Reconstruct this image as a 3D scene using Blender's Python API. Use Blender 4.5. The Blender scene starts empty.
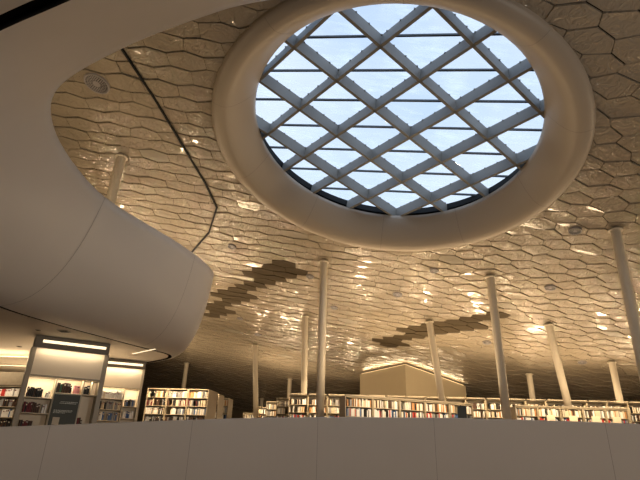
import bpy, math, random
from mathutils import Vector, Matrix, noise
random.seed(11)
sc = bpy.context.scene
col = sc.collection
PI = math.pi

# ------------------------------------------------------------------ helpers
class MB:
    def __init__(s): s.v = []; s.f = []; s.m = []
    def face(s, pts, mi=0):
        n = len(s.v); s.v += [tuple(p) for p in pts]; s.f.append(tuple(range(n, n+len(pts)))); s.m.append(mi)
    def raw(s, vs, fs, mi=0):
        n = len(s.v); s.v += [tuple(p) for p in vs]
        for f in fs: s.f.append(tuple(i+n for i in f)); s.m.append(mi)
    def box(s, x0, x1, y0, y1, z0, z1, mi=0, b=0.0):
        if b <= 0:
            vs = [(x, y, z) for z in (z0, z1) for y in (y0, y1) for x in (x0, x1)]
            s.raw(vs, [(0,2,3,1), (4,5,7,6), (0,1,5,4), (2,6,7,3), (0,4,6,2), (1,3,7,5)], mi)
        else:   # bevelled vertical edges and top rim
            def ring(i, z):
                q = [(x0+i+b, y0+i), (x1-i-b, y0+i), (x1-i, y0+i+b), (x1-i, y1-i-b), (x1-i-b, y1-i), (x0+i+b, y1-i), (x0+i, y1-i-b), (x0+i, y0+i+b)]
                return [(a, c, z) for a, c in q]
            vs = ring(b, z0)+ring(0, z0+b)+ring(0, z1-b)+ring(b, z1)
            fs = [tuple(range(7, -1, -1)), tuple(range(24, 32))]
            for k in range(3):
                for i in range(8): j = (i+1) % 8; fs.append((k*8+i, k*8+j, k*8+8+j, k*8+8+i))
            s.raw(vs, fs, mi)
    def grid(s, rows, mi=0, closed=False):
        n = len(s.v); w = len(rows[0])
        for r in rows: s.v += [tuple(p) for p in r]
        for i in range(len(rows)-1):
            for j in range(w if closed else w-1):
                k = (j+1) % w
                s.f.append((n+i*w+j, n+i*w+k, n+(i+1)*w+k, n+(i+1)*w+j)); s.m.append(mi)
    def lathe(s, prof, seg=24, mi=0, xf=None):
        rows = []
        for r, z in prof:
            rows.append([(r*math.cos(2*PI*i/seg), r*math.sin(2*PI*i/seg), z) for i in range(seg)])
        if xf: rows = [[xf @ Vector(p) for p in r] for r in rows]
        s.grid(rows, mi, True)
    def tube(s, pts, r, seg=6, mi=0):
        rows = []
        for i, p in enumerate(pts):
            p = Vector(p); a = Vector(pts[max(0, i-1)]); b = Vector(pts[min(len(pts)-1, i+1)])
            t = (b-a).normalized(); u = t.orthogonal().normalized() if i == 0 else (u - t*u.dot(t)).normalized(); w = t.cross(u)
            rows.append([p + (u*math.cos(2*PI*k/seg)+w*math.sin(2*PI*k/seg))*r for k in range(seg)])
        s.grid(rows, mi, True)
        s.face(list(reversed(rows[0])), mi); s.face(rows[-1], mi)
    def build(s, name, mats, parent=None, smooth=False, loc=None):
        me = bpy.data.meshes.new(name); me.from_pydata(s.v, [], s.f)
        for m in (mats if isinstance(mats, (list, tuple)) else [mats]): me.materials.append(m)
        for p, mi in zip(me.polygons, s.m): p.material_index = mi; p.use_smooth = smooth
        me.validate(); me.update()
        o = bpy.data.objects.new(name, me); col.objects.link(o)
        if loc: o.location = loc
        if parent: o.parent = parent
        return o
def empty(name, loc=(0,0,0), rz=0):
    o = bpy.data.objects.new(name, None); o.empty_display_size = .2
    o.location = loc; o.rotation_euler = (0, 0, rz); col.objects.link(o); return o
def tag(o, label=None, cat=None, group=None, kind=None):
    if label: o['label'] = label
    if cat: o['category'] = cat
    if group: o['group'] = group
    if kind: o['kind'] = kind
    return o
def struct(o, label=None): 
    o['kind'] = 'structure'
    if label: o['label'] = label
    return o

def mat(name, c, rough=.6, spec=.5, metal=0, emit=None, es=0, nz=None, bump=None, coat=0, var=.0):
    m = bpy.data.materials.new(name); m.use_nodes = True; nt = m.node_tree; b = nt.nodes['Principled BSDF']
    b.inputs['Base Color'].default_value = (*c, 1); b.inputs['Roughness'].default_value = rough
    b.inputs['Specular IOR Level'].default_value = spec; b.inputs['Metallic'].default_value = metal
    b.inputs['Coat Weight'].default_value = coat
    if emit: b.inputs['Emission Color'].default_value = (*emit, 1); b.inputs['Emission Strength'].default_value = es
    tc = nt.nodes.new('ShaderNodeTexCoord')
    if var:
        n = nt.nodes.new('ShaderNodeTexNoise'); n.inputs['Scale'].default_value = nz or 3; n.inputs['Detail'].default_value = 4
        nt.links.new(tc.outputs['Object'], n.inputs['Vector'])
        r = nt.nodes.new('ShaderNodeMixRGB'); r.inputs[1].default_value = (*[x*(1-var) for x in c], 1); r.inputs[2].default_value = (*[min(1, x*(1+var)) for x in c], 1)
        nt.links.new(n.outputs['Fac'], r.inputs[0]); nt.links.new(r.outputs[0], b.inputs['Base Color'])
    if bump:
        n = nt.nodes.new('ShaderNodeTexNoise'); n.inputs['Scale'].default_value = bump[0]; n.inputs['Detail'].default_value = 2; n.inputs['Distortion'].default_value = bump[2] if len(bump) > 2 else 0
        nt.links.new(tc.outputs['Object'], n.inputs['Vector'])
        bp = nt.nodes.new('ShaderNodeBump'); bp.inputs['Strength'].default_value = 1; bp.inputs['Distance'].default_value = bump[1]
        nt.links.new(n.outputs['Fac'], bp.inputs['Height']); nt.links.new(bp.outputs[0], b.inputs['Normal'])
    return m

M = {}
M['plaster']  = mat('smooth warm white plaster', (.60, .54, .47), .42, .4, var=.03, nz=1.2)
M['parapet']  = mat('parapet plaster', (.50, .44, .38), .5, .4, var=.04, nz=.8)
M['collar']   = mat('collar plaster', (.43, .36, .285), .45, .35, var=.03, nz=.9)
M['soffit']   = mat('soffit plaster', (.66, .58, .48), .6, .3, var=.03)
M['joint']    = mat('panel joint', (.30, .26, .22), .8)
M['black']    = mat('black gap', (.008, .008, .008), .7, .2)
M['tile']     = mat('glazed ceiling tile', (.36, .30, .225), .07, .6, coat=.15, var=.08, nz=.35, bump=(3.6, .05, 2.4))
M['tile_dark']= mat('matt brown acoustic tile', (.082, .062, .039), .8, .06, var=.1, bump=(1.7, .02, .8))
M['tile_grey']= mat('perforated tile', (.27, .23, .17), .5, .3)
M['back']     = mat('dark ceiling void', (.035, .026, .018), .9, .1)
M['column']   = mat('cream painted column', (.66, .58, .46), .4, .4, var=.03)
M['steel']    = mat('painted steel beam', (.20, .19, .172), .45, .4, var=.12, nz=2)
M['bar']      = mat('dark glazing bar', (.03, .034, .04), .5)
M['vent']     = mat('vent grey', (.30, .27, .26), .5)
M['ventd']    = mat('vent slots', (.03, .025, .03), .7)
M['cream']    = mat('cream shelving', (.54, .46, .34), .5, .3, var=.03)
M['frame']    = mat('beige shelving frame', (.36, .30, .21), .5, .3)
M['panel']    = mat('cream header panel', (.80, .68, .52), .5, .3)
M['taupe']    = mat('taupe metal frame', (.30, .25, .18), .4, .4)
M['shelfend'] = mat('beige end panel', (.40, .33, .24), .5, .3)
M['header']   = mat('dark bronze header', (.15, .125, .09), .4, .4)
M['sign']     = mat('charcoal sign board', (.055, .06, .05), .5, .3)
M['ink']      = mat('pale sign lettering', (.55, .55, .48), .6)
M['lamp']     = mat('warm lamp diffuser', (.9, .85, .7), .5, .3, emit=(1, .80, .50), es=1.6)
M['lampdim']  = mat('dim shelf lamp', (.8, .7, .5), .5, .3, emit=(1, .76, .45), es=.35)
M['cove']     = mat('cove lamp', (.9, .8, .6), .5, .3, emit=(1, .72, .38), es=.8)
M['wall']     = mat('far wall', (.22, .18, .13), .8, .2)
M['floor']    = mat('brown carpet', (.20, .15, .11), .95, .1, var=.15, nz=6)
M['gable']    = mat('beige painted volume', (.60, .50, .34), .6, .3, var=.02)
M['frieze']   = mat('dark woven frieze', (.16, .13, .09), .6, .3, var=.3, nz=9)
M['page']     = mat('book pages', (.75, .70, .58), .8, .2)
BC = {'white': (.82,.80,.76), 'cream': (.66,.57,.42), 'black': (.018,.017,.018), 'dark brown': (.075,.04,.025), 'grey': (.28,.28,.28),
      'red': (.50,.04,.03), 'blue': (.06,.13,.30), 'orange': (.50,.25,.10), 'dark red': (.16,.025,.03), 'green': (.06,.16,.09), 'pink': (.75,.30,.30)}
BM = {k: mat(k+' book cover', v, .5, .3) for k, v in BC.items()}
WEI = ['white']*7+['cream']*4+['black']*6+['dark brown']*4+['grey']*3+['red']+['blue']*2+['orange']+['dark red']*2+['green']

# glass with dust and wiping streaks
def glass_mat():
    m = bpy.data.materials.new('dusty skylight glass'); m.use_nodes = True; nt = m.node_tree
    for n in list(nt.nodes): nt.nodes.remove(n)
    out = nt.nodes.new('ShaderNodeOutputMaterial')
    tr = nt.nodes.new('ShaderNodeBsdfTransparent'); tr.inputs[0].default_value = (.93, .97, 1, 1)
    tl = nt.nodes.new('ShaderNodeBsdfTranslucent'); tl.inputs[0].default_value = (.95, .96, .97, 1)
    gl = nt.nodes.new('ShaderNodeBsdfGlossy'); gl.inputs['Roughness'].default_value = .05
    tc = nt.nodes.new('ShaderNodeTexCoord'); mp = nt.nodes.new('ShaderNodeMapping')
    mp.inputs['Rotation'].default_value = (0, 0, .7); mp.inputs['Scale'].default_value = (1, 5, 1)
    nt.links.new(tc.outputs['Object'], mp.inputs[0])
    n1 = nt.nodes.new('ShaderNodeTexNoise'); n1.inputs['Scale'].default_value = 1.3; n1.inputs['Detail'].default_value = 6; nt.links.new(mp.outputs[0], n1.inputs['Vector'])
    n2 = nt.nodes.new('ShaderNodeTexNoise'); n2.inputs['Scale'].default_value = 1.1; n2.inputs['Detail'].default_value = 5; nt.links.new(tc.outputs['Object'], n2.inputs['Vector'])
    mx = nt.nodes.new('ShaderNodeMath'); mx.operation = 'MULTIPLY'; nt.links.new(n1.outputs['Fac'], mx.inputs[0]); nt.links.new(n2.outputs['Fac'], mx.inputs[1])
    rp = nt.nodes.new('ShaderNodeMapRange'); rp.inputs[1].default_value = .20; rp.inputs[2].default_value = .42; rp.inputs[3].default_value = .04; rp.inputs[4].default_value = .7
    nt.links.new(mx.outputs[0], rp.inputs[0])
    a = nt.nodes.new('ShaderNodeMixShader'); nt.links.new(rp.outputs[0], a.inputs[0]); nt.links.new(tr.outputs[0], a.inputs[1]); nt.links.new(tl.outputs[0], a.inputs[2])
    b = nt.nodes.new('ShaderNodeMixShader'); b.inputs[0].default_value = .04; nt.links.new(a.outputs[0], b.inputs[1]); nt.links.new(gl.outputs[0], b.inputs[2])
    nt.links.new(b.outputs[0], out.inputs[0]); return m
M['glass'] = glass_mat()

# ------------------------------------------------------------------ roof surface: one gently sloping plane
H0, SA, SB = 9.5, .14, .155
def roof_z(x, y):
    p = H0 - SA*x - SB*y
    d = p - 2.6
    return 2.6 + (d if d > 4 else math.log1p(math.exp(3*d))/3)
NRM = Vector((SA, SB, 1)).normalized()
SKC = Vector((.195*H0, 1.19*H0, 0)); SKC.z = roof_z(SKC.x, SKC.y)
UX = Vector((1, 0, -SA)).normalized(); UX = (UX - NRM*UX.dot(NRM)).normalized(); UY = NRM.cross(UX)
SKM = Matrix((( UX.x, UY.x, NRM.x, SKC.x), (UX.y, UY.y, NRM.y, SKC.y), (UX.z, UY.z, NRM.z, SKC.z), (0,0,0,1)))
def sky_r(x, y):
    q = Vector((x, y, H0-SA*x-SB*y)) - SKC; return q.length

def inside(x, y, poly):
    c = False; n = len(poly)
    for i in range(n):
        x1, y1 = poly[i]; x2, y2 = poly[i-1]
        if (y1 > y) != (y2 > y) and x < (x2-x1)*(y-y1)/(y2-y1)+x1: c = not c
    return c
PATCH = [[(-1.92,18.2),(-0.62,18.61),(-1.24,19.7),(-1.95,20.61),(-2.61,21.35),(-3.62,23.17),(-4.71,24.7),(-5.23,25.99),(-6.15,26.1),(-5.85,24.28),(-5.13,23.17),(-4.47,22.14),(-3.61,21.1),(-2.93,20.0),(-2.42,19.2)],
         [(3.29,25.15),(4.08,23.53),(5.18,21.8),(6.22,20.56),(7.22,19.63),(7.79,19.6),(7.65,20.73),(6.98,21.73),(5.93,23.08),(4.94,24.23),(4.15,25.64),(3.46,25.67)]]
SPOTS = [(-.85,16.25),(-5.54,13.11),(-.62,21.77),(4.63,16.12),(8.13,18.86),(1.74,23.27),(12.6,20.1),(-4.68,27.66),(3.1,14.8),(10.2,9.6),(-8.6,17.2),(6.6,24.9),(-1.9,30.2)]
def ceiling():
    mb = MB(); TW, TH, AMP = .96, .47, .085
    def vj(i, j, k):          # corner on zigzag line j, half-step i
        up = ((i + j) % 2 == 0)
        x = i*TW/2; am = .05+.05*max(0, min(1, (x-2)/4)); y = j*TH + (-am if up else am)
        r = noise.noise_vector(Vector((i*.73+5.1, j*.91, 3.3)))
        fx = 1.0 + .9*max(0, min(1, (x-3)/6))       # more irregular towards the right
        return x + r.x*.12*fx, y + r.y*.07*fx
    for j in range(-2, 108):
        for i in range(-52, 60):
            if (i + j) % 2: continue
            # tile between zigzag lines j and j+1, spanning half-steps i-1..i+1 ; line j low at i
            x = i*TW/2; y = (j+.5)*TH
            if y > 30 and abs(x) > 24: continue
            r = sky_r(x, y)
            if r < 4.55: continue
            low = [vj(i-1, j, 0), vj(i, j, 0), vj(i+1, j, 0)]; top = [vj(i+1, j+1, 0), vj(i, j+1, 0), vj(i-1, j+1, 0)]
            # zigzag j has its peaks where (i+j) even, so bottom centre is a peak: flip amplitude for a hexagon outline
            low[1] = (low[1][0], low[1][1]); pts = low + top
            cx = sum(p[0] for p in pts)/6; cy = sum(p[1] for p in pts)/6
            gy, gx = .022, .0045+.004*max(0, min(1, (x-2)/4))
            q = []
            for px, py in pts:
                px += -gx if px > cx else gx
                if abs(px-cx) < .2: px = px
                py += -gy if py > cy else gy*.4
                q.append((px, py))
            tx, ty = random.gauss(0, .012), random.gauss(.02, .012); dz = random.uniform(-.008, .008)
            fc = random.gauss(0, .014)
            q2 = []
            for px, py in q:
                rr = sky_r(px, py)
                if rr < 4.93: k_ = 4.93/rr; px, py = SKC.x+(px-SKC.x)*k_, SKC.y+(py-SKC.y)*k_
                q2.append((px, py))
            if q2 != q:
                if all(sky_r(px, py) < 4.95 for px, py in q2): continue
                q = q2; cx = sum(p[0] for p in q)/6; cy = sum(p[1] for p in q)/6
            def z(px, py): return roof_z(px, py) + tx*(px-cx) + ty*(py-cy) + dz
            mi = 0
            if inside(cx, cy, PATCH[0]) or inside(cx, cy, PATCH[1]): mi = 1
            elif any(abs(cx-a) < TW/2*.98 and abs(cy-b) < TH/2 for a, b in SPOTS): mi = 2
            vs = [(px, py, z(px, py)) for px, py in q]
            ccx = cx + random.uniform(-.15, .15); ccy = cy + random.uniform(-.06, .06)
            vs.append((ccx, ccy, z(ccx, ccy)+fc))
            fs = [(6, (k+1) % 6, k) for k in range(6)]
            # turned-up rims
            vs += [(px, py, z(px, py)+.045) for px, py in q]
            for k in range(6): l = (k+1) % 6; fs.append((k, l, 7+l, 7+k))
            mb.raw(vs, fs, mi)
    # backing above the tiles
    s = .8
    y = -12.0
    while y < 50:
        x = -26.0
        while x < 30:
            if sky_r(x+s/2, y+s/2) > 5.2:
                mb.face([(x, y, roof_z(x, y)+.07), (x, y+s, roof_z(x, y+s)+.07), (x+s, y+s, roof_z(x+s, y+s)+.07), (x+s, y, roof_z(x+s, y)+.07)], 3)
            x += s
        y += s
    o = mb.build('ceiling', [M['tile'], M['tile_dark'], M['tile_grey'], M['back']])
    return struct(o, 'sloping roof clad in glazed beige zigzag tiles')
ceiling()

# expansion joint, a folded black line in the ceiling
def ribbon(pts, w, up=.02):
    mb = MB(); L = []; Rr = []
    for i, p in enumerate(pts):
        a = Vector(pts[max(0, i-1)]); b = Vector(pts[min(len(pts)-1, i+1)]); t = (b-a); t = Vector((t.x, t.y)).normalized(); n = Vector((-t.y, t.x))*w/2
        for lst, sg in ((L, 1), (Rr, -1)):
            x, y = p[0]+n.x*sg, p[1]+n.y*sg; lst.append((x, y, roof_z(x, y)-up))
    top = [(a, b, c+.05) for a, b, c in L]; top2 = [(a, b, c+.05) for a, b, c in Rr]
    mb.grid([top, L, Rr, top2]); return mb
J = [(-5.0,7.6),(-5.0,8.9),(-4.57,10.48),(-3.84,13.85),(-3.67,15.19),(-4.29,16.97),(-5.61,19.21),(-6.6,21.0)]
struct(ribbon(J, .055, .05).build('trim_1', M['black']), 'black folded expansion joint across the tiled ceiling')

# ------------------------------------------------------------------ skylight
win = empty('window_1', SKC); win['kind'] = 'structure'; win['label'] = 'round skylight with steel diagrid'
def skyobj(mb, name, m, smooth=False, parent=None):
    mb.v = [tuple((SKM @ Vector(v)) - SKC) for v in mb.v]
    return mb.build(name, m, parent or win, smooth)
mb = MB()
prof = [(5.75, .14), (5.02, .12), (5.0, -.02), (4.97, -.07), (4.9, -.11), (4.78, -.14), (4.64, -.14), (4.56, -.10), (4.46, -.03), (4.37, .07), (4.27, .20), (4.17, .36), (4.08, .52), (4.01, .68), (3.97, .80), (4.0, .82), (4.2, .82)]
mb.lathe(prof, 96); collar = skyobj(mb, 'skylight_collar', M['collar'], True); collar['label'] = 'smooth beige plaster collar'
mb = MB()
for k in range(10):
    a = 2*PI*(k+.35)/10
    cs, sn = math.cos(a), math.sin(a); tx, ty = -sn*.006, cs*.006
    rows = [[((r-.004)*cs+tx*g, (r-.004)*sn+ty*g, e-.004) for g in (-1, 1)] for r, e in prof[3:15]]
    mb.grid(rows)
skyobj(mb, 'collar_joint', M['joint'], parent=win)
mb = MB(); mb.lathe([(4.0, .83), (4.22, .83), (4.22, 1.28)], 96)
skyobj(mb, 'gap_shade_ring', M['black'])  # painted black for the shade in the gap below the glass
mb = MB(); mb.lathe([(4.20, 1.02), (4.15, 1.02), (4.15, 1.24), (4.20, 1.24), (4.20, 1.02)], 96)
skyobj(mb, 'gap_shade_rim', M['black'])  # black rim deepens the same painted gap shade
# lattice (local frame of the collar)
inv = SKM.inverted()
K = 1.10
def nodepos(i, j):   # fitted lattice of beam crossings
    ax, ay = .230+.199*i+.009*j, .913-.034*i+.189*j
    w = Vector((ax*H0*K, ay*H0*K, (1-.15*ax-.155*ay)*H0*K)); return inv @ w
n0 = nodepos(0, 0); hx = nodepos(1, 0)-n0; vy = nodepos(0, 1)-n0
n0 = Vector((n0.x, n0.y)); hx = Vector((hx.x, hx.y)); vy = Vector((vy.x, vy.y))
def clip(p, d, R):
    d = d.normalized(); b = p.dot(d); c = p.dot(p)-R*R; D = b*b-c
    if D <= .3: return None
    s = math.sqrt(D); return p+d*(-b-s), p+d*(-b+s)
def beam(a, b, w, z0, z1, fl=0, ft=.02):
    mb = MB(); d = (b-a).normalized(); n = Vector((-d.y, d.x))
    def bar(w, z0, z1):
        q = [a+n*w/2, a-n*w/2, b-n*w/2, b+n*w/2]
        vs = [(p.x, p.y, z) for z in (z0, z1) for p in q]
        mb.raw(vs, [(0,3,2,1), (4,5,6,7), (0,1,5,4), (1,2,6,5), (2,3,7,6), (3,0,4,7)])
    if fl: bar(fl, z0-ft, z0)
    bar(w, z0, z1)
    return mb
for fam, d in ((0, hx+vy), (1, hx-vy)):
    step = hx
    for k in range(-4, 5):
        c = clip(n0+step*k, d, 4.16)
        if c:
            b = beam(c[0], c[1], .055, .82, 1.22, .08)
            dd = (c[1]-c[0]); L_ = dd.length; dd = dd/L_; nn = Vector((-dd.y, dd.x)); q_ = .25
            while q_ < L_-.1:
                p_ = c[0]+dd*q_; b.box(p_.x-.04, p_.x+.04, p_.y-.04, p_.y+.04, 1.19, 1.225); q_ += .42
            o = skyobj(b, 'steel_beam', M['steel'])
for k in range(-5, 6):
    for half in (0,):
        c = clip(n0+vy*k*.5, hx, 4.17)
        if c: skyobj(beam(c[0], c[1], .045, 1.20, 1.26), 'glazing_bar', M['bar'])
mb = MB(); N = 64
mb.raw([(4.21*math.cos(2*PI*i/N), 4.21*math.sin(2*PI*i/N), 1.275) for i in range(N)], [tuple(range(N))])
skyobj(mb, 'glass_pane', M['glass'])

# ------------------------------------------------------------------ columns
COLS = [(-6.39,13.11, 4.45, 'cream column rising from the upper gallery behind the curved fascia'),
        (.18,17.69, None, 'tall grey-beige column below the skylight, nearest in the middle of the hall'),
        (6.34,16.83, None, 'tall column right of centre, its head beside the dark tile patch'),
        (8.82,13.0, None, 'nearest slanting column at the right edge of the photo'),
        (5.09,21.6, None, 'slim column standing in front of the beige gabled volume'),
        (-.63,23.4, None, 'slim cream column just left of the tall middle column, behind bookcases'),
        (-3.71,29.0, None, 'slim cream column left of the hall, beyond the left end of the long bookcase row'),
        (9.73,19.94, None, 'leaning column between the nearest right one and the tall right-centre one'),
        (13.8,22.75, None, 'short-looking column at far right behind the long bookcase row'),
        (11.29,26.1, None, 'distant short column against the dark far ceiling on the right'),
        (-9.32,35.42, None, 'distant column above the left bookcase stacks beside the gallery tip'),
        (-1.82,34.89, None, 'faint distant column between the two slim cream ones'),
        (-4.46,42.25, None, 'farthest tiny column in the dark gap left of the bookcase rows')]
LEAN = {5.09: -.098, -3.71: -.095, 9.73: -.084, -.63: -.026, -6.39: .023, 8.82: .028}
for x, y, z0, lab in COLS:
    z0 = -.4 if z0 is None else z0
    k = LEAN.get(x, 0); x -= k*(roof_z(x, y)-z0)
    t = empty('column', (x, y, z0)); t.rotation_euler = (0, math.atan(k), 0); tag(t, lab, 'column', 'cream round columns carrying the roof')
    zt = (roof_z(x+k*5, y)-z0-.02)*math.hypot(1, k)
    mb = MB(); mb.lathe([(.0, 0), (.145, 0), (.145, zt)], 28); mb.build('shaft', M['column'], t, True)
    mb = MB(); mb.lathe([(.145, zt-.10), (.20, zt-.09), (.20, zt-.05), (.145, zt-.04), (.145, zt), (0, zt)], 28); mb.build('capital_ring', M['column'], t, True)
    mb = MB(); mb.lathe([(.146, .0), (.175, .0), (.175, .06), (.146, .07)], 28); mb.build('base_ring', M['column'], t, True)

# ------------------------------------------------------------------ ceiling vents
VENTS = [(-6.09,10.24,.34,'large round slotted ceiling vent beside the curved gallery fascia'),
         (-3.5,17.76,.17,'round ceiling vent left of the skylight beside the folded black joint'),
         (-.38,19.22,.17,'round ceiling vent right of the first dark tile patch'),
         (.75,21.9,.17,'round ceiling vent just right of the tall middle column'),
         (3.34,19.55,.20,'round ceiling vent between the skylight and the second dark tile patch'),
         (-3.36,27.21,.20,'round ceiling vent above the slim column left of centre'),
         (-4.14,25.26,.17,'round ceiling vent at the lower end of the first dark tile patch'),
         (7.83,13.39,.19,'round ceiling vent beside the head of the nearest right column'),
         (4.34,17.11,.17,'round ceiling vent straight below the skylight rim'),
         (8.59,17.0,.20,'round ceiling vent right of the tall right-centre column'),
         (8.13,22.98,.20,'round ceiling vent below the right end of the second dark patch'),
         (12.79,23.46,.20,'round ceiling vent far right above the last columns')]
for x, y, r, lab in VENTS:
    t = empty('ceiling_vent', (x, y, roof_z(x, y)-.045)); tag(t, lab, 'vent', 'round vents in the tiled ceiling')
    t.rotation_mode = 'QUATERNION'; t.rotation_quaternion = Vector((0, 0, 1)).rotation_difference(NRM)
    mb = MB(); mb.lathe([(r, .06), (r, 0), (r*.96, -.012), (r*.9, -.01), (r*.88, .004), (r*.2, .004), (0, .004)], 32); mb.build('vent_plate', M['vent'], t, True)
    mb = MB()
    for ri, (ra, rb) in enumerate(((.30, .48), (.52, .67), (.71, .85))):
        n = (16, 24, 32)[ri]
        for k in range(n):
            a = 2*PI*k/n; w = .55*PI/n
            mb.face([(r*q*math.cos(a+s), r*q*math.sin(a+s), .001) for q, s in ((ra, -w), (rb, -w), (rb, w), (ra, w))][::-1])
    mb.build('vent_slots', M['ventd'], t)

# ------------------------------------------------------------------ upper gallery (curved fascia, soffit)
ST = [  # top edge x,y ; bottom edge x,y,z ; outer soffit x,y
 ((9,3.4),(9,.9,3.2),(9,-8)), ((4,3.7),(4,1.3,3.2),(4,-8)), ((1.5,3.85),(1,1.8,3.2),(0,-8)), ((-.7,4.26),(-.9,2.35,3.2),(-3,-8)),
 ((-1.62,4.56),(-2.05,2.79,3.2),(-7,-8)), ((-2.87,5.15),(-3.5,3.5,3.15),(-13,-7)), ((-4.1,5.95),(-5.2,4.9,3.0),(-18,-3)),
 ((-4.66,6.85),(-6.3,6.4,2.8),(-20,2)), ((-4.9,8.1),(-6.75,8.1,2.6),(-20,6)), ((-4.85,9.6),(-6.62,9.82,2.5),(-20,8.5)),
 ((-4.29,11.15),(-6.17,11.47,2.5),(-20,10)), ((-3.9,12.1),(-5.69,12.66,2.5),(-20,11)), ((-3.61,13.04),(-5.12,14.0,2.5),(-20,12)), ((-3.40,14.0),(-4.7,14.85,2.5),(-20,13)),
 ((-3.42,14.9),(-4.58,15.4,2.5),(-20,14)), ((-3.85,15.8),(-4.75,15.95,2.5),(-20,15)), ((-4.7,16.9),(-5.2,16.5,2.5),(-20,16)), ((-6.0,18.2),(-6.2,17.4,2.5),(-20,17.5)),
 ((-8.2,20.2),(-8.3,19.2,2.5),(-20,19)), ((-11,22.6),(-11.2,21.6,2.5),(-20,20.5)), ((-15,24.0),(-15.2,22.9,2.5),(-20,21.8)), ((-20.5,24.6),(-20.5,23.4,2.5),(-20.5,23))]
def cr(P, n=6):
    out = []
    for i in range(len(P)-1):
        p0, p1, p2, p3 = P[max(0, i-1)], P[i], P[i+1], P[min(len(P)-1, i+2)]
        for k in range(n):
            t = k/n
            out.append(tuple(.5*((2*b)+(-a+c)*t+(2*a-5*b+4*c-d)*t*t+(-a+3*b-3*c+d)*t**3) for a, b, c, d in zip(p0, p1, p2, p3)))
    out.append(tuple(P[-1])); return out
ZT = 5.0
flat = cr([(*a, *b, *c) for a, b, c in ST], 6)
def section(s, q, npt=14):
    tx, ty, bx, by, bz, ex, ey = s
    dx, dy = bx-tx, by-ty; pts = []
    # cubic bezier: near-vertical face, rounded lip, level at the soffit
    P0 = (0, ZT); P1 = (.10*q+.34*(1-q), ZT-(ZT-bz)*(.45*q+.22*(1-q))); P2 = (.30*q+.72*(1-q), bz*q+(ZT-(ZT-bz)*.66)*(1-q)); P3 = (1, bz)
    for k in range(npt+1):
        t = k/npt; a, b, c, d = (1-t)**3, 3*t*(1-t)**2, 3*t*t*(1-t), t**3
        u = a*P0[0]+b*P1[0]+c*P2[0]+d*P3[0]; z = a*P0[1]+b*P1[1]+c*P2[1]+d*P3[1]
        pts.append((tx+dx*u, ty+dy*u, z))
    return pts
def inward(i, d):
    a, b = flat[max(0, i-1)], flat[min(len(flat)-1, i+1)]
    t = Vector((b[0]-a[0], b[1]-a[1])).normalized(); return Vector((-t.y, t.x))*d   # into the slab
rows = []; gro = []; sof = []; flo = []
for i, s in enumerate(flat):
    n = inward(i, .14); n2 = inward(i, .22)
    sec = section(s, max(0, min(1, (i/6-5.0)/4.5)))
    tx, ty = s[0], s[1]
    back = [(tx+n.x*8, ty+n.y*8, 4.45), (tx+n.x*1.2, ty+n.y*1.2, 4.9), (tx+n.x, ty+n.y, ZT+.0), (tx+n.x*.8, ty+n.y*.8, ZT+.025), (tx+n.x*.2, ty+n.y*.2, ZT+.025)]
    a, b = flat[max(0, i-1)], flat[min(len(flat)-1, i+1)]
    t = Vector((b[2]-a[2], b[3]-a[3])).normalized(); g = Vector((-t.y, t.x))
    rows.append(back+sec)
    B = sec[-1]
    w = .11
    gro.append([B, (B[0], B[1], B[2]+.12), (B[0]+g.x*w, B[1]+g.y*w, B[2]+.12), (B[0]+g.x*w, B[1]+g.y*w, B[2]+.005)])
    E = (s[5], s[6])
    sof.append([(B[0]+g.x*w+(E[0]-B[0]-g.x*w)*k/6, B[1]+g.y*w+(E[1]-B[1]-g.y*w)*k/6, B[2]+.005) for k in range(7)])
    flo.append([(tx+n.x*8+(E[0]-tx-n.x*8)*k/4, ty+n.y*8+(E[1]-ty-n.y*8)*k/4, 4.45) for k in range(5)])
mb = MB(); mb.grid(rows); gal = struct(mb.build('wall_gallery', M['plaster'], None, True), 'curved smooth plaster fascia of the upper gallery')
mb = MB()
for si in (54, 72):
    a = rows[si][5:]; d = Vector((flat[si+1][0]-flat[si-1][0], flat[si+1][1]-flat[si-1][1], 0)).normalized()*.006
    nn = inward(si, -.006)
    mb.grid([[(p[0]-d.x+nn.x, p[1]-d.y+nn.y, p[2]-.002), (p[0]+d.x+nn.x, p[1]+d.y+nn.y, p[2]-.002)] for p in a])
mb.build('panel_joint', M['joint'], gal)
mb = MB(); mb.grid(gro); struct(mb.build('trim_2', M['black']), 'dark shadow groove between fascia and soffit')
mb = MB(); mb.grid(sof); soffit = struct(mb.build('ceiling_soffit', M['soffit'], None, True), 'pale soffit under the upper gallery')
mb = MB(); mb.grid(flo); struct(mb.build('floor_gallery', M['floor']), 'upper gallery floor')

# ------------------------------------------------------------------ parapet (arc round the void)
PZ = [(30,.35),(56.9,.61),(60.1,.64),(66.5,.68),(76.3,.71),(88.2,.68),(92.1,.655),(99.7,.59),(106.9,.49),(111.6,.42),(118.7,.30),(125.9,.18),(150,-.1)]
def pz(a):
    for (a0, z0), (a1, z1) in zip(PZ, PZ[1:]):
        if a0 <= a <= a1: return z0+(z1-z0)*(a-a0)/(a1-a0)
mb = MB(); rows = []
for k in range(121):
    a = 30+k; c, s = math.cos(math.radians(a)), math.sin(math.radians(a)); z = (pz(max(30, a-1.5))+pz(a)+pz(min(150, a+1.5)))/3
    prof = [(11.5, -1.9), (11.5, z-.02), (11.51, z-.006), (11.53, z), (11.72, z), (11.74, z-.01), (11.74, -.6)]
    rows.append([(.5+r*c, 1+r*s, h) for r, h in prof])
mb.grid(rows); par = struct(mb.build('wall_parapet', M['parapet'], None, False), 'curved plaster parapet in the foreground')
mb = MB()
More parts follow.
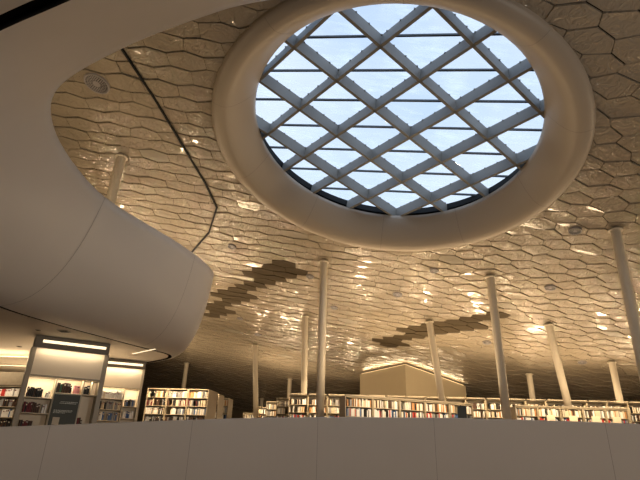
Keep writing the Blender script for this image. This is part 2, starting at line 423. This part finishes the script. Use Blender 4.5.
for a in (106.9, 92.1, 78.2, 60.1, 121.5, 46, 136):
    d = .026; z = pz(a)-.004
    mb.grid([[(.5+11.496*math.cos(math.radians(a+q*d)), 1+11.496*math.sin(math.radians(a+q*d)), h) for q in (-1, 1)] for h in (-1.9, z)])
mb.build('panel_joint', M['joint'], par)

# ------------------------------------------------------------------ floors and outer walls
mb = MB(); rows = []
for k in range(0, 73):
    a = 2*PI*k/72
    rows.append([(.5+11.6*math.cos(a), 1+11.6*math.sin(a), -.42), (.5+60*math.cos(a), 1+60*math.sin(a), -.42)])
def cl(p): return (max(-26, min(30, p[0])), max(-12, min(50, p[1])), p[2])
rows = []
for k in range(0, 145):
    a = 2*PI*k/144; rows.append([(.5+11.6*math.cos(a), 1+11.6*math.sin(a), -.4)]+[cl((.5+(11.6+d)*math.cos(a), 1+(11.6+d)*math.sin(a), -.4)) for d in (1, 4, 12, 24, 48, 90)])
mb.grid(rows); struct(mb.build('floor_library', M['floor']), 'library floor behind the parapet')
mb = MB(); mb.box(-14, 14, -12, 14, -2.0, -1.9); struct(mb.build('floor', M['floor']), 'lower floor inside the round void')
for nm, b in (('wall_far', (-26, 30, 49.6, 50, -.4, 10)), ('wall_left', (-26.4, -26, -12, 50, -2, 18)), ('wall_right', (29.9, 30.3, -12, 50, -2, 14)), ('wall_back', (-26, 30, -12.4, -12, -2, 18))):
    mb = MB(); mb.box(*b); struct(mb.build(nm, M['wall']), nm.replace('_', ' '))

# ------------------------------------------------------------------ beige gabled volume under the roof
A, B_, C_, D_ = (2.73,30.66), (4.98,27.51), (8.86,29.5), (6.6,32.7)
t = empty('reading_room', (5.5, 30, -.4)); tag(t, 'beige windowless gabled room with a glowing cove along its roof edge', 'room')
def loc(p, z): return (p[0]-5.5, p[1]-30, z+.4)
mb = MB()
for P, Q in ((A, B_), (B_, C_), (C_, D_), (D_, A)):
    mb.face([loc(P, -.4), loc(Q, -.4), loc(Q, roof_z(*Q)-.2), loc(P, roof_z(*P)-.2)])
mb.face([loc(P, roof_z(*P)-.2) for P in (A, B_, C_, D_)])
mb.build('wall_panel', M['gable'], t)
def scl(P, k): return (5.8+(P[0]-5.8)*k, 30.1+(P[1]-30.1)*k)
mb = MB()
for P, Q in ((A, B_), (B_, C_), (C_, D_), (D_, A)):
    mb.face([loc(scl(P, .97), roof_z(*scl(P, .97))-.185), loc(scl(Q, .97), roof_z(*scl(Q, .97))-.185), loc(scl(Q, .97), roof_z(*scl(Q, .97))-.14), loc(scl(P, .97), roof_z(*scl(P, .97))-.14)])
mb.build('cove_lamp', M['cove'], t)
mb = MB()
for P in (A, B_, C_):
    mb.tube([loc(P, -.4), loc(P, roof_z(*P)-.2)], .012)
mb.build('corner_bead', M['gable'], t)

# ------------------------------------------------------------------ bookcases and books
NB = [0]; STUFF = MB(); STUFFM = list(BC.keys())
PROTO = {}
def book_mesh(c, kind):
    key = (c, kind)
    if key in PROTO: return PROTO[key]
    mb = MB(); w, d, h = 1, 1, 1
    # cover: rounded spine at y=0, two boards; pages between them
    prof = [(-.5, 1.0), (-.5, .10), (-.42, .03), (-.2, 0), (.2, 0), (.42, .03), (.5, .10), (.5, 1.0)]
    mb.grid([[(x, y, 0) for x, y in prof], [(x, y, 1) for x, y in prof]])
    inn = [(-.40, 1.0), (-.40, .12), (.40, .12), (.40, 1.0)]
    mb.grid([[(x, y, 1) for x, y in prof], [(-.40, y, 1) if x < 0 else (.40, y, 1) for x, y in prof]])
    mb.raw([(-.40, .08, .97), (.40, .08, .97), (.40, .96, .97), (-.40, .96, .97), (-.40, .96, .03), (.40, .96, .03)], [(0, 1, 2, 3), (3, 2, 5, 4)], 1)
    if kind: # title band on the spine
        mb.raw([(-.36, -.004, .70), (.36, -.004, .70), (.36, -.004, .84), (-.36, -.004, .84)], [(0, 1, 2, 3)], 1 if c in ('black', 'dark brown', 'dark red', 'blue', 'green') else 2)
    o = mb.build('book', [BM[c], M['page'], BM['dark red']])
    PROTO[key] = o.data; col.objects.unlink(o); bpy.data.objects.remove(o); return PROTO[key]
ORD = ['top', 'second', 'third', 'fourth', 'fifth', 'sixth', 'seventh', 'eighth']
def place_book(T, x, y, z, w, d, h, c, where, lean=0):
    if NB[0] < 300:
        o = bpy.data.objects.new('book', book_mesh(c, random.random() < .5)); col.objects.link(o)
        o.matrix_world = T @ Matrix.Translation((x, y, z)) @ Matrix.Rotation(lean, 4, 'Y') @ Matrix.Diagonal((w, d, h, 1))
        tag(o, '%s book standing on %s' % (c, where), 'book', '%s books on %s' % (c, where)); NB[0] += 1
        return o
    mi = STUFFM.index(c)
    vs = [T @ Matrix.Translation((x, y, z)) @ Vector(p) for p in [(a*w/2, b*d, e*h) for e in (0, 1) for b in (0, 1) for a in (-1, 1)]]
    STUFF.raw(vs, [(4,5,7,6), (0,1,5,4), (2,6,7,3), (0,4,6,2), (1,3,7,5)], mi)
def fill(T, x0, x1, y, z, where, dens=.93, hmax=.27, pal=WEI, wr=(.03, .052)):
    x = x0+.01
    if NB[0] >= 300: wr = (.024, .042)
    c = random.choice(pal)
    while x < x1-.05:
        w = random.uniform(*wr)
        if random.random() > dens: x += random.uniform(.04, .14); continue
        if random.random() < .75: c = random.choice(pal)
        h = random.uniform(hmax*.74, hmax*.97)
        place_book(T, x+w/2, y+random.uniform(0, .02), z, w*.96, random.uniform(.15, .19), h, c, where)
        x += w
def bookcase(x, y, rz, w, h, d, zs, label, group, lamp=False, m='cream', ends=(False, False), double=False, rail=False, name='bookcase'):
    t = empty(name, (x, y, -.4), rz); tag(t, label, 'bookcase', group)
    f = M['frame']; e = M['shelfend']
    for s in (-1, 1):
        mb = MB(); xs = s*(w/2-.015); mb.box(xs-.015, xs+.015, 0, d, 0, h, 0, .004); mb.build('side_panel', e if ends[(s+1)//2] else f, t)
    mb = MB(); yb = d/2 if double else d-.02; mb.box(-w/2+.03, w/2-.03, yb-.01, yb+.01, .05, h-.03); mb.build('back_panel', M['cream'], t)
    mb = MB(); mb.box(-w/2+.03, w/2-.03, 0.01, d-.01, h-.035, h-.002, 0, .004); mb.build('top_panel', f, t)
    mb = MB(); mb.box(-w/2+.03, w/2-.03, .03, d-.03, 0, .07); mb.build('plinth', M['taupe'], t)
    for z in zs:
        mb = MB(); mb.box(-w/2+.03, w/2-.03, .012, d-.012, z+.4-.022, z+.4, 0, .004); mb.build('shelf', f, t)
        mb2 = None
    if lamp:
        mb = MB(); mb.box(-w/2+.04, w/2-.04, -.16, -.02, h+.03, h+.06, 0, .005)
        for s in (-1, 1): mb.box(s*(w/2-.06)-.01, s*(w/2-.06)+.01, -.03, .05, h-.01, h+.05)
        L = mb.build('lamp_housing', M['taupe'], t)
        mb = MB(); mb.box(-w/2+.06, w/2-.06, -.145, -.035, h+.022, h+.029); mb.build('lamp_diffuser', M['lampdim'], L)
    if rail:
        mb = MB(); mb.box(-w/2, w/2, -.02, .05, h, h+.05, 0, .005); mb.build('top_rail', M['taupe'], t)
    return t
def T_of(x, y, rz): return Matrix.Translation((x, y, 0)) @ Matrix.Rotation(rz, 4, 'Z')

ROWS = [1.70, 1.37, 1.04, .71, .38, .05]
# lit display unit under the gallery
DR = math.radians(33); DR2 = math.radians(24)
t = empty('display_bookcase', (-6.60, 13.2, -.4), DR); tag(t, 'taupe-framed lit display bookcase with cream header and charcoal sign board', 'bookcase')
DW, DD = 1.92, .42
for s in (-1, 1):
    mb = MB(); x = s*(DW/2-.06); mb.box(x-.06, x+.06, 0, DD, 0, 2.58, 0, .008); mb.build('side_post', M['taupe'], t)
mb = MB(); mb.box(-DW/2+.03, DW/2-.03, -.02, DD, 2.58, 2.89, 0, .01); hd = mb.build('header_box', M['header'], t)
mb = MB(); mb.box(-DW/2+.22, DW/2-.13, -.032, -.018, 2.715, 2.785); mb.build('lamp_diffuser', M['lamp'], hd)
mb = MB(); mb.box(-DW/2+.12, DW/2-.12, .02, .06, 1.90, 2.575); mb.build('header_panel', M['panel'], t)
mb = MB(); mb.box(-DW/2+.12, DW/2-.12, DD-.03, DD, .03, 2.5); mb.build('back_panel', M['panel'], t)
mb = MB(); mb.box(-DW/2+.12, DW/2-.12, .0, DD-.03, 1.85, 1.90, 0, .004); mb.build('shelf', M['taupe'], t)
for x in (-.20, .46):
    mb = MB(); mb.box(x-.015, x+.015, .01, DD-.03, .03, 1.85, 0, .004); mb.build('divider', M['cream'], t)
def sh(x0, x1, z):
    mb = MB(); mb.box(x0, x1, .01, DD-.03, z-.025, z, 0, .004); mb.build('shelf', M['cream'], t)
for z in (1.35, .98, .62, .28): sh(-.84, -.215, z)
sh(-.185, .84, 1.50)
for z in (.66, .3): sh(.475, .84, z)
mb = MB(); mb.box(.36+.32, .36+.34, .02, DD-.04, 1.50, 1.85); mb.build('divider', M['cream'], t)
mb = MB(); mb.box(-.185, .445, .03, DD-.04, .03, .3); mb.build('drawer_front', M['cream'], t)
sg = MB(); sg.box(-.18, .44, -.012, .008, .36, 1.46, 0, .003); sb = sg.build('sign_board', M['sign'], t); sb['label'] = 'charcoal notice board with small pale lettering'
rr = random.Random(4)
for z, x0, x1 in ((1.27, .0, .40), (1.235, -.02, .38), (1.06, -.12, .32), (1.03, -.12, .30), (1.00, -.12, .16)):
    mb = MB()
    x = x0
    while x < x1:
        w = rr.uniform(.012, .045); mb.face([(x, -.0135, z), (min(x1, x+w), -.0135, z), (min(x1, x+w), -.0135, z+.016), (x, -.0135, z+.016)]); x += w+.012
    mb.build('lettering', M['ink'], sb)
mb = MB(); mb.box(-.10, .06, -.02, -.011, .72, .90, 0, .002); mb.build('notice_card', M['cream'], sb)
T = T_of(-6.60, 13.2, DR)
DK = ['black']*4+['dark brown']*3+['dark red']*3
DL = 'the %s shelf of the lit display bookcase'
fill(T, -.82, -.42, .05, .95, DL % 'upper left', .97, .27, DK, (.03, .05))
fill(T, -.38, -.24, .05, .95, DL % 'upper left', 1, .18, ['white'], (.04, .06))
fill(T, -.82, -.42, .05, .58, DL % 'middle left', .97, .27, DK, (.03, .05))
fill(T, -.40, -.24, .05, .58, DL % 'middle left', 1, .24, ['white'], (.04, .07))
fill(T, -.82, -.50, .05, .22, DL % 'lower left', .97, .2, ['black', 'dark brown', 'dark red'], (.03, .05))
fill(T, -.16, .22, .05, 1.10, DL % 'long top right', .99, .27, ['black', 'black', 'green', 'dark brown'], (.03, .05))
fill(T, .25, .44, .05, 1.10, DL % 'long top right', 1, .22, ['pink'], (.05, .07))
fill(T, .50, .66, .05, 1.10, DL % 'long top right', 1, .24, ['dark brown', 'black'], (.05, .07))
fill(T, .48, .66, .05, .26, DL % 'lower right', .99, .27, ['dark red', 'dark brown'], (.03, .05))
fill(T, .48, .74, .05, -.10, DL % 'bottom right', .95, .2, ['white', 'cream', 'orange'], (.04, .07))

# far-left bookcase with a dark frieze
for k, x in enumerate((-9.56, -10.62)):
    t = bookcase(x, 15.5, 0, 1.04, 1.86, .4, [1.15, .85, .55, .25, -.05], ['low bookcase at the left edge left of the lit display, dark frieze on top', 'outermost low bookcase beyond the left edge, dark frieze on top'][k], None)
    mb = MB(); mb.box(-.52, .52, -.01, .38, 1.862, 2.26, 0, .006); mb.build('frieze_panel', M['frieze'], t)
    if k == 0:
        T = T_of(x, 15.5, 0)
        for r, z in enumerate([1.15, .85, .55, .25]): fill(T, -.48, .48, .03, z, 'the %s shelf of the frieze bookcase at the left edge' % ORD[r], .97, .25, [['white', 'white', 'red', 'grey', 'cream'], ['black', 'dark brown', 'grey'], ['white', 'blue', 'grey', 'white'], ['black', 'dark brown', 'black', 'cream']][r], (.034, .055))

# second lit unit behind
t = empty('display_bookcase', (-6.54, 16.4, -.4), DR2); tag(t, 'second lit bookcase with cream header, partly behind the lit display', 'bookcase')
for s in (-1, 1):
    mb = MB(); x = s*.80; mb.box(x-.04, x+.04, 0, .42, 0, 2.62, 0, .008); mb.build('side_post', M['cream'], t)
mb = MB(); mb.box(-.84, .84, -.02, .42, 2.62, 2.87, 0, .01); hd = mb.build('header_box', M['header'], t)
mb = MB(); mb.box(-.70, .74, -.032, -.018, 2.715, 2.785); mb.build('lamp_diffuser', M['lamp'], hd)
mb = MB(); mb.box(-.76, .76, .02, .06, 2.0, 2.615); mb.build('header_panel', M['panel'], t)
mb = MB(); mb.box(-.76, .76, .39, .42, .03, 2.5); mb.build('back_panel', M['panel'], t)
mb = MB(); mb.box(-.76, .76, .0, .39, 1.96, 2.0, 0, .004); mb.build('shelf', M['cream'], t)
mb = MB(); mb.box(.30, .33, .01, .39, .03, 1.96, 0, .004); mb.build('divider', M['cream'], t)
for z in (1.63, 1.30, .97, .64, .31):
    mb = MB(); mb.box(-.76, .30, .01, .39, z-.022, z, 0, .004); mb.build('shelf', M['cream'], t)
for z in (1.42, 1.06, .70, .31):
    mb = MB(); mb.box(.33, .76, .01, .39, z-.022, z, 0, .004); mb.build('shelf', M['cream'], t)
T = T_of(-6.54, 16.4, DR2)
for r, z in enumerate((1.63, 1.30, .97, .64)):
    fill(T, -.75, .29, .03, z-.4, 'the %s shelf of the second lit bookcase' % ORD[r], .97, .27, [['white']*5+['pink', 'grey', 'cream', 'red'], ['dark brown', 'black', 'grey', 'cream'], ['white', 'white', 'grey', 'blue', 'cream'], ['black', 'dark brown', 'black', 'grey']][r], (.04, .065))
for r, z in enumerate((1.42, 1.06)):
    fill(T, .36, .72, .03, z-.4, 'the %s narrow right shelf of the second lit bookcase' % ORD[r], .97, .24, [['black', 'blue', 'grey'], ['white', 'white', 'blue']][r], (.04, .06))

# left stack of three ranges
th = -math.radians(5)
def rng(x0, y0, rz, n, w, h, d, lab, grp, where, lamp=False, rows=ROWS, pals=None, rail=False, double=True, fr=4, ind=None):
    c, s = math.cos(rz), math.sin(rz)
    for k in range(n):
        x = x0+c*(k+.5)*w; y = y0+s*(k+.5)*w
        l = lab[k] if isinstance(lab, list) else lab
        bookcase(x, y, rz, w-.006, h, d, rows, l, grp, lamp, ends=(k == 0, k == n-1), double=double, rail=rail)
        T = T_of(x, y, rz)
        for r, z in enumerate(rows[:fr]):
            pal = pals[r % len(pals)] if pals else WEI
            fill(T, -w/2+.035, w/2-.035, .03, z, 'the %s shelf of %s' % (ORD[r], where), .95, .27, pal)
PL = [['white', 'cream', 'grey', 'black', 'orange', 'cream'], ['dark brown', 'black', 'grey', 'cream', 'dark red'], ['white', 'white', 'white', 'grey', 'black', 'cream', 'blue'], ['black', 'dark brown', 'black', 'grey']]
rng(-7.05, 21.1, th, 3, .88, 2.45, 1.35, ['left bay of the nearest bookcase row beside the gallery tip', 'middle bay of the nearest bookcase row beside the gallery tip', 'right bay of the nearest bookcase row beside the gallery tip, ending in a beige panel'],
    None, 'the bookcase row beside the gallery tip', pals=PL, lamp=False)
print('books individual', NB[0])
BK = 'beige end of a lit bookcase row just behind the row beside the gallery tip'
rng(-6.1, 22.95, th, 2, .88, 2.45, .9, ['hidden left bay of the second bookcase row beside the gallery tip', 'visible right bay of the second bookcase row beside the gallery tip'], None, 'second row', pals=PL)
rng(-6.0, 25.0, th, 2, .88, 2.45, .9, ['hidden left bay of the third bookcase row beside the gallery tip', 'visible right bay of the third and farthest bookcase row beside the gallery tip'], None, 'third row', pals=PL)
# the long lit row
lr = math.atan2(-.8, 15.2)
PR = [['cream', 'cream', 'dark brown', 'black', 'grey', 'white'], ['white', 'cream', 'cream', 'dark brown', 'black', 'grey', 'white', 'orange'], ['white', 'white', 'grey', 'white', 'cream', 'black', 'blue', 'red'], ['black', 'dark brown', 'black', 'grey']]
rng(-1.2, 22.78, lr, 18, .875, 2.50, .44, 'cream lit bookcase in the long back row across the right of the hall', 'bookcases of the long back row', 'long row', lamp=True, pals=PR, double=False)
for k, (x, y, n) in enumerate([(-1.86, 24.2, 1), (-2.55, 26.4, 2), (-3.45, 30.6, 2), (-5.2, 37.0, 3)]):
    w = .88
    nm = ['first', 'second', 'third', 'fourth'][k]
    rng(x, y, 0, n, w, 2.48, .44, 'bookcase of the %s short row behind the left end of the long back row' % nm, 'bookcases of the %s short row' % nm, 'short row', pals=PR, double=False)
# nearer low rows with a taupe top rail
def low(x0, y0, x1, y1, n, lab, grp):
    L = math.hypot(x1-x0, y1-y0); rz = math.atan2(y1-y0, x1-x0)
    rng(x0, y0, rz, n, L/n, 1.90, .44, lab, grp, 'low row', rows=[1.20, .90, .60, .30, 0], pals=[PR[1], PR[2], PR[3]], rail=True, double=False, fr=4)
low(.95, 16.05, 5.62, 18.0, 5, 'low bookcase with taupe top rail in the nearer row right of the middle column', 'low railed bookcases right of the middle column')
low(7.15, 18.1, 11.2, 18.1, 5, 'low bookcase with taupe top rail in the nearer row at far right', 'low railed bookcases at far right')
# bright cream boards standing in for lit bookcase end panels
for i, x in enumerate((8.38, 9.18, 9.98, 10.72)):
    o = MB(); o.box(-.15, .15, -.008, .008, 0, .52, 0, .003)
    o = o.build('end_panel_board', M['panel'], None, False, (x, 18.075, .72))
    tag(o, 'bright cream board standing in for a lit end panel of the far right low bookcases', 'board', 'boards standing in for lit end panels of the far right low bookcases')
# dark tablet stand at the right end of the nearer low row
t = empty('catalogue_stand', (4.6, 15.9, -.4)); tag(t, 'dark upright catalogue stand before the low bookcases right of the middle column', 'stand')
mb = MB(); mb.box(-.17, .17, -.15, .15, 0, .04, 0, .01); mb.build('foot_plate', M['taupe'], t)
mb = MB(); mb.box(-.04, .04, -.03, .03, .04, 1.1, 0, .008); mb.build('post', M['taupe'], t)
mb = MB(); mb.box(-.14, .14, -.03, .03, 1.1, 1.68, 0, .012); mb.build('screen', M['sign'], t)

o = STUFF.build('books', [BM[k] for k in STUFFM]); tag(o, 'the many small books filling the rows at the back of the hall', 'books', kind='stuff')

# ------------------------------------------------------------------ soffit fittings
for (x, y, w, lab) in ((-6.4, 12.16, .13, 'small dark square fitting in the gallery soffit nearest the groove'), (-7.04, 12.13, .05, 'tiny dark fitting in the gallery soffit left of the square one'), (-8.9, 14.6, .06, 'tiny dark fitting in the soffit near the left edge')):
    t = empty('soffit_fitting', (x, y, 2.5)); tag(t, lab, 'ceiling fitting')
    mb = MB(); mb.box(-w, w, -w, w, -.012, .003, 0, .004); mb.build('trim_plate', M['taupe'], t)
    mb = MB(); mb.box(-w*.8, w*.8, -w*.8, w*.8, -.016, -.0125); mb.build('aperture', M['black'], t)
t = empty('linear_light', (-5.24, 14.77, 2.5), math.atan2(-1.2, 1.24)); tag(t, 'slim linear light in the gallery soffit near its rounded tip', 'light')
mb = MB(); mb.box(-.72, .72, -.035, .035, -.01, .003, 0, .003); mb.build('housing', M['soffit'], t)
mb = MB(); mb.box(-.70, .70, -.025, .025, -.016, -.0105); mb.build('diffuser', M['lamp'], t)
for k, (x0, x1, y) in enumerate(((-14, -8.6, 16.4), (-14, -9.8, 18.6))):
    t = empty('linear_light', ((x0+x1)/2, y, 2.5)); tag(t, ['long cove light in the soffit above the frieze bookcase', 'farther long cove light in the soffit at the left edge'][k], 'light')
    w = (x1-x0)/2
    mb = MB(); mb.box(-w, w, -.09, .09, -.03, .003, 0, .004); mb.build('housing', M['soffit'], t)
    mb = MB(); mb.box(-w+.03, w-.03, -.06, .06, -.036, -.0305); mb.build('diffuser', M['lamp'], t)

# ------------------------------------------------------------------ light
WARM = (1, .74, .44)
def area(name, loc, size, size_y, power, aim, color=WARM, spread=180):
    l = bpy.data.lights.new(name, 'AREA'); l.shape = 'RECTANGLE'; l.size = size; l.size_y = size_y; l.energy = power*1.9; l.color = color; l.spread = math.radians(spread)
    o = bpy.data.objects.new(name, l); col.objects.link(o); o.location = loc
    d = Vector(aim)-Vector(loc); o.rotation_euler = d.to_track_quat('-Z', 'Y').to_euler(); return o
def line(name, p0, p1, w, power, down, color=WARM):      # strip along p0-p1 facing direction 'down'
    p0, p1 = Vector(p0), Vector(p1); x = (p1-p0).normalized(); z = -Vector(down).normalized(); z = (z-x*z.dot(x)).normalized(); y = z.cross(x)
    l = bpy.data.lights.new(name, 'AREA'); l.shape = 'RECTANGLE'; l.size = (p1-p0).length; l.size_y = w; l.energy = power*1.6; l.color = color
    o = bpy.data.objects.new(name, l); col.objects.link(o)
    o.matrix_world = Matrix(((x.x, y.x, z.x, 0), (x.y, y.y, z.y, 0), (x.z, y.z, z.z, 0), (0, 0, 0, 1))); o.location = (p0+p1)/2
# uplights on the bookcase tops
line('uplight_long_row', (.3, 22.85, 2.13), (13.0, 22.1, 2.13), .12, 200, (0, .25, 1))
line('uplight_left_row', (-7.0, 21.5, 2.10), (-4.5, 21.3, 2.10), .12, 75, (0, .1, 1))
line('uplight_short_rows', (-3.4, 30.8, 2.1), (-1.8, 30.8, 2.1), .12, 75, (0, 0, 1))
line('uplight_low_row', (1.0, 16.3, 1.58), (5.5, 18.2, 1.58), .10, 95, (0, 0, 1))
line('uplight_low_row_right', (7.2, 18.3, 1.58), (11.1, 18.3, 1.58), .10, 75, (0, 0, 1))
# shelf lights
line('shelf_light_long_row', (-1.2, 22.1, 2.4), (14.2, 21.3, 2.4), .08, 190, (0, .5, -1))
line('shelf_light_left_row', (-7.0, 20.45, 2.35), (-4.5, 20.25, 2.35), .08, 50, (0, .6, -1))
line('shelf_light_second', (-4.9, 22.5, 2.2), (-4.3, 22.45, 2.2), .08, 6, (0, .6, -1))
line('shelf_light_short', (-3.5, 30.2, 2.2), (-1.8, 30.2, 2.2), .08, 16, (0, .6, -1))
line('shelf_light_short_near', (-2.6, 25.9, 2.2), (-1.1, 25.9, 2.2), .08, 12, (0, .6, -1))
line('shelf_light_far', (-5.2, 36.5, 2.2), (-2.6, 36.5, 2.2), .08, 20, (0, .6, -1))
line('shelf_light_low', (1.3, 15.45, 1.8), (5.9, 17.35, 1.8), .08, 42, (-.2, .5, -1))
line('shelf_light_low_right', (7.2, 17.45, 1.8), (11.2, 17.45, 1.8), .08, 36, (0, .5, -1))
def lp(x0, y0, rz, x, y, z): c, q = math.cos(rz), math.sin(rz); return (x0+c*x-q*y, y0+q*x+c*y, z)
for nm, x0, y0, rz, xa, xb, y, z, pw in (('display_head_light', -6.60, 13.2, DR, -.8, .8, -.10, 2.16, 3), ('display_shelf_light', -6.60, 13.2, DR, -.8, .8, .07, 1.43, 9),
      ('second_head_light', -6.54, 16.4, DR2, -.7, .7, -.10, 2.2, 3.5), ('second_shelf_light', -6.54, 16.4, DR2, -.7, .7, .07, 1.54, 9)):
    line(nm, lp(x0, y0, rz, xa, y, z), lp(x0, y0, rz, xb, y, z), .05, pw, (-math.sin(rz)*.3, math.cos(rz)*.3, -1), (1, .82, .58))
line('frieze_case_light', (-10.9, 14.9, 2.3), (-9.1, 14.9, 2.3), .06, 26, (0, .6, -1), (1, .80, .55))
# cove over the gabled room
line('cove_left', (2.9, 30.4, 4.28), (4.98, 27.6, 4.38), .05, 11, (-.5, -.3, 1))
line('cove_right', (5.1, 27.6, 4.38), (8.7, 29.4, 3.6), .05, 13, (.3, -.5, 1))
# under the gallery and on top of it
line('soffit_wash', (-13, 16.4, 2.42), (-8.7, 16.4, 2.42), .1, 60, (0, 0, -1))
area('gallery_uplight', (-7.6, 11.0, 4.7), .15, .15, 17, (-6.6, 11.5, 8.5))
area('gallery_uplight_near', (-6.6, 8.2, 4.7), .15, .15, 20, (-5.8, 9.2, 8.8))
area('gallery_uplight_far', (-6.6, 16.0, 4.7), .2, .2, 22, (-5.6, 16.8, 8.0))
area('gallery_uplight_deep', (-10, 17.5, 4.7), .2, .2, 40, (-9, 18, 8.5))
# unseen fill lamps added around the hall to brighten and glint the ceiling
area('hall_fill_right', (16.5, 12, 1.6), .3, .3, 120, (14, 12, 6))
area('hall_fill_right_far', (19, 21, 1.8), .2, .2, 80, (17, 21, 5))
area('hall_fill_left_far', (-10, 30, 2.0), .6, .6, 120, (-8, 29, 6))
area('hall_fill_back', (4, -7, 1.5), 1.0, .3, 50, (3, -2, 9))
area('void_fill', (3, -5.5, 1.4), 3, 1.2, 145, (0, 10, 0.8), (1, .84, .66))  # added fill behind the viewer, lights the parapet and fascia

area('void_fill_side', (8.5, .5, 1.2), 1.5, 1, 125, (-5, 11, 3.3), (1, .93, .85))  # added neutral fill aimed at the gallery fascia
line('soffit_fill_frieze', (-11, 15.8, 1.95), (-9.1, 15.8, 1.95), .08, 14, (0, 0, 1))  # unseen fill added to brighten the soffit
line('soffit_fill', (-12, 18.5, .9), (-8.5, 18.5, .9), .1, 36, (0, 0, 1))  # added fill, lifts the soffit from below
line('soffit_fill_near', (-8.4, 14.6, .9), (-6.2, 15.2, .9), .1, 16, (0, -.2, 1))  # nearer soffit fill, also added
area('glint_fill_rear', (-11.5, 22, 4.7), .15, .15, 30, (-9, 18, 8))  # unseen lamp added to raise glints on the tiles
area('glint_fill_rear_right', (-9.0, 20.0, 4.7), .15, .15, 20, (-8, 16, 8))  # second added lamp for tile glints
for nm, x0, x1, y, pw in (('glint_strip', 0, 13, 25.6, 80), ('glint_strip_deep', -6, 3, 33.5, 50), ('glint_strip_left', -9, -4.5, 27, 60), ('glint_strip_right', 13.5, 20, 24, 60)):  # hidden strips added behind the rows to put glints on the ceiling
    n = 4 if x1-x0 > 6 else 2
    for k in range(n):
        x = x0+(x1-x0)*(k+.5)/n
        area(nm, (x, y, 1.5), .9, .06, pw/n, (x*.8, y-8, 6.5), WARM, 110)
# sky
w = bpy.data.worlds.new('sky'); sc.world = w; w.use_nodes = True; nt = w.node_tree
for n in list(nt.nodes): nt.nodes.remove(n)
out = nt.nodes.new('ShaderNodeOutputWorld'); bg = nt.nodes.new('ShaderNodeBackground'); nt.links.new(bg.outputs[0], out.inputs[0])
tc = nt.nodes.new('ShaderNodeTexCoord'); sx = nt.nodes.new('ShaderNodeSeparateXYZ'); nt.links.new(tc.outputs['Generated'], sx.inputs[0])
rp = nt.nodes.new('ShaderNodeValToRGB'); nt.links.new(sx.outputs['Z'], rp.inputs[0])
e = rp.color_ramp.elements; e[0].position = .25; e[0].color = (.74, .85, .97, 1); e[1].position = .95; e[1].color = (.36, .52, .80, 1)
nz = nt.nodes.new('ShaderNodeTexNoise'); nz.inputs['Scale'].default_value = 2.2; nz.inputs['Detail'].default_value = 5; nt.links.new(tc.outputs['Generated'], nz.inputs['Vector'])
cr_ = nt.nodes.new('ShaderNodeMapRange'); cr_.inputs[1].default_value = .45; cr_.inputs[2].default_value = .75; cr_.inputs[4].default_value = .6; nt.links.new(nz.outputs['Fac'], cr_.inputs[0])
mx = nt.nodes.new('ShaderNodeMixRGB'); mx.inputs[2].default_value = (.93, .96, 1, 1); nt.links.new(cr_.outputs[0], mx.inputs[0]); nt.links.new(rp.outputs[0], mx.inputs[1])
nt.links.new(mx.outputs[0], bg.inputs[0])
# brighter half of the sky behind the viewer, added to whiten the glass streaks
sb_ = nt.nodes.new('ShaderNodeMapRange'); sb_.inputs[1].default_value = .15; sb_.inputs[2].default_value = -.5; sb_.inputs[3].default_value = 1.22; sb_.inputs[4].default_value = 2.6
nt.links.new(sx.outputs['Y'], sb_.inputs[0]); nt.links.new(sb_.outputs[0], bg.inputs[1])

# ------------------------------------------------------------------ camera
cam = bpy.data.cameras.new('camera'); co = bpy.data.objects.new('camera', cam); col.objects.link(co)
cam.sensor_width = 36; cam.lens = 481/640*36; cam.clip_end = 200
p, r = math.radians(23.2), math.radians(1.7)
F = Vector((0, math.cos(p), math.sin(p))); R0 = Vector((1, 0, 0)); U0 = Vector((0, -math.sin(p), math.cos(p)))
R = R0*math.cos(r)+U0*math.sin(r); U = U0*math.cos(r)-R0*math.sin(r)
co.matrix_world = Matrix(((R.x, U.x, -F.x, 0), (R.y, U.y, -F.y, 0), (R.z, U.z, -F.z, 0), (0, 0, 0, 1)))
sc.camera = co
sc.view_settings.view_transform = 'Standard'; sc.view_settings.look = 'None'; sc.view_settings.exposure = 0; sc.view_settings.gamma = 1
sc.view_settings.use_curve_mapping = False
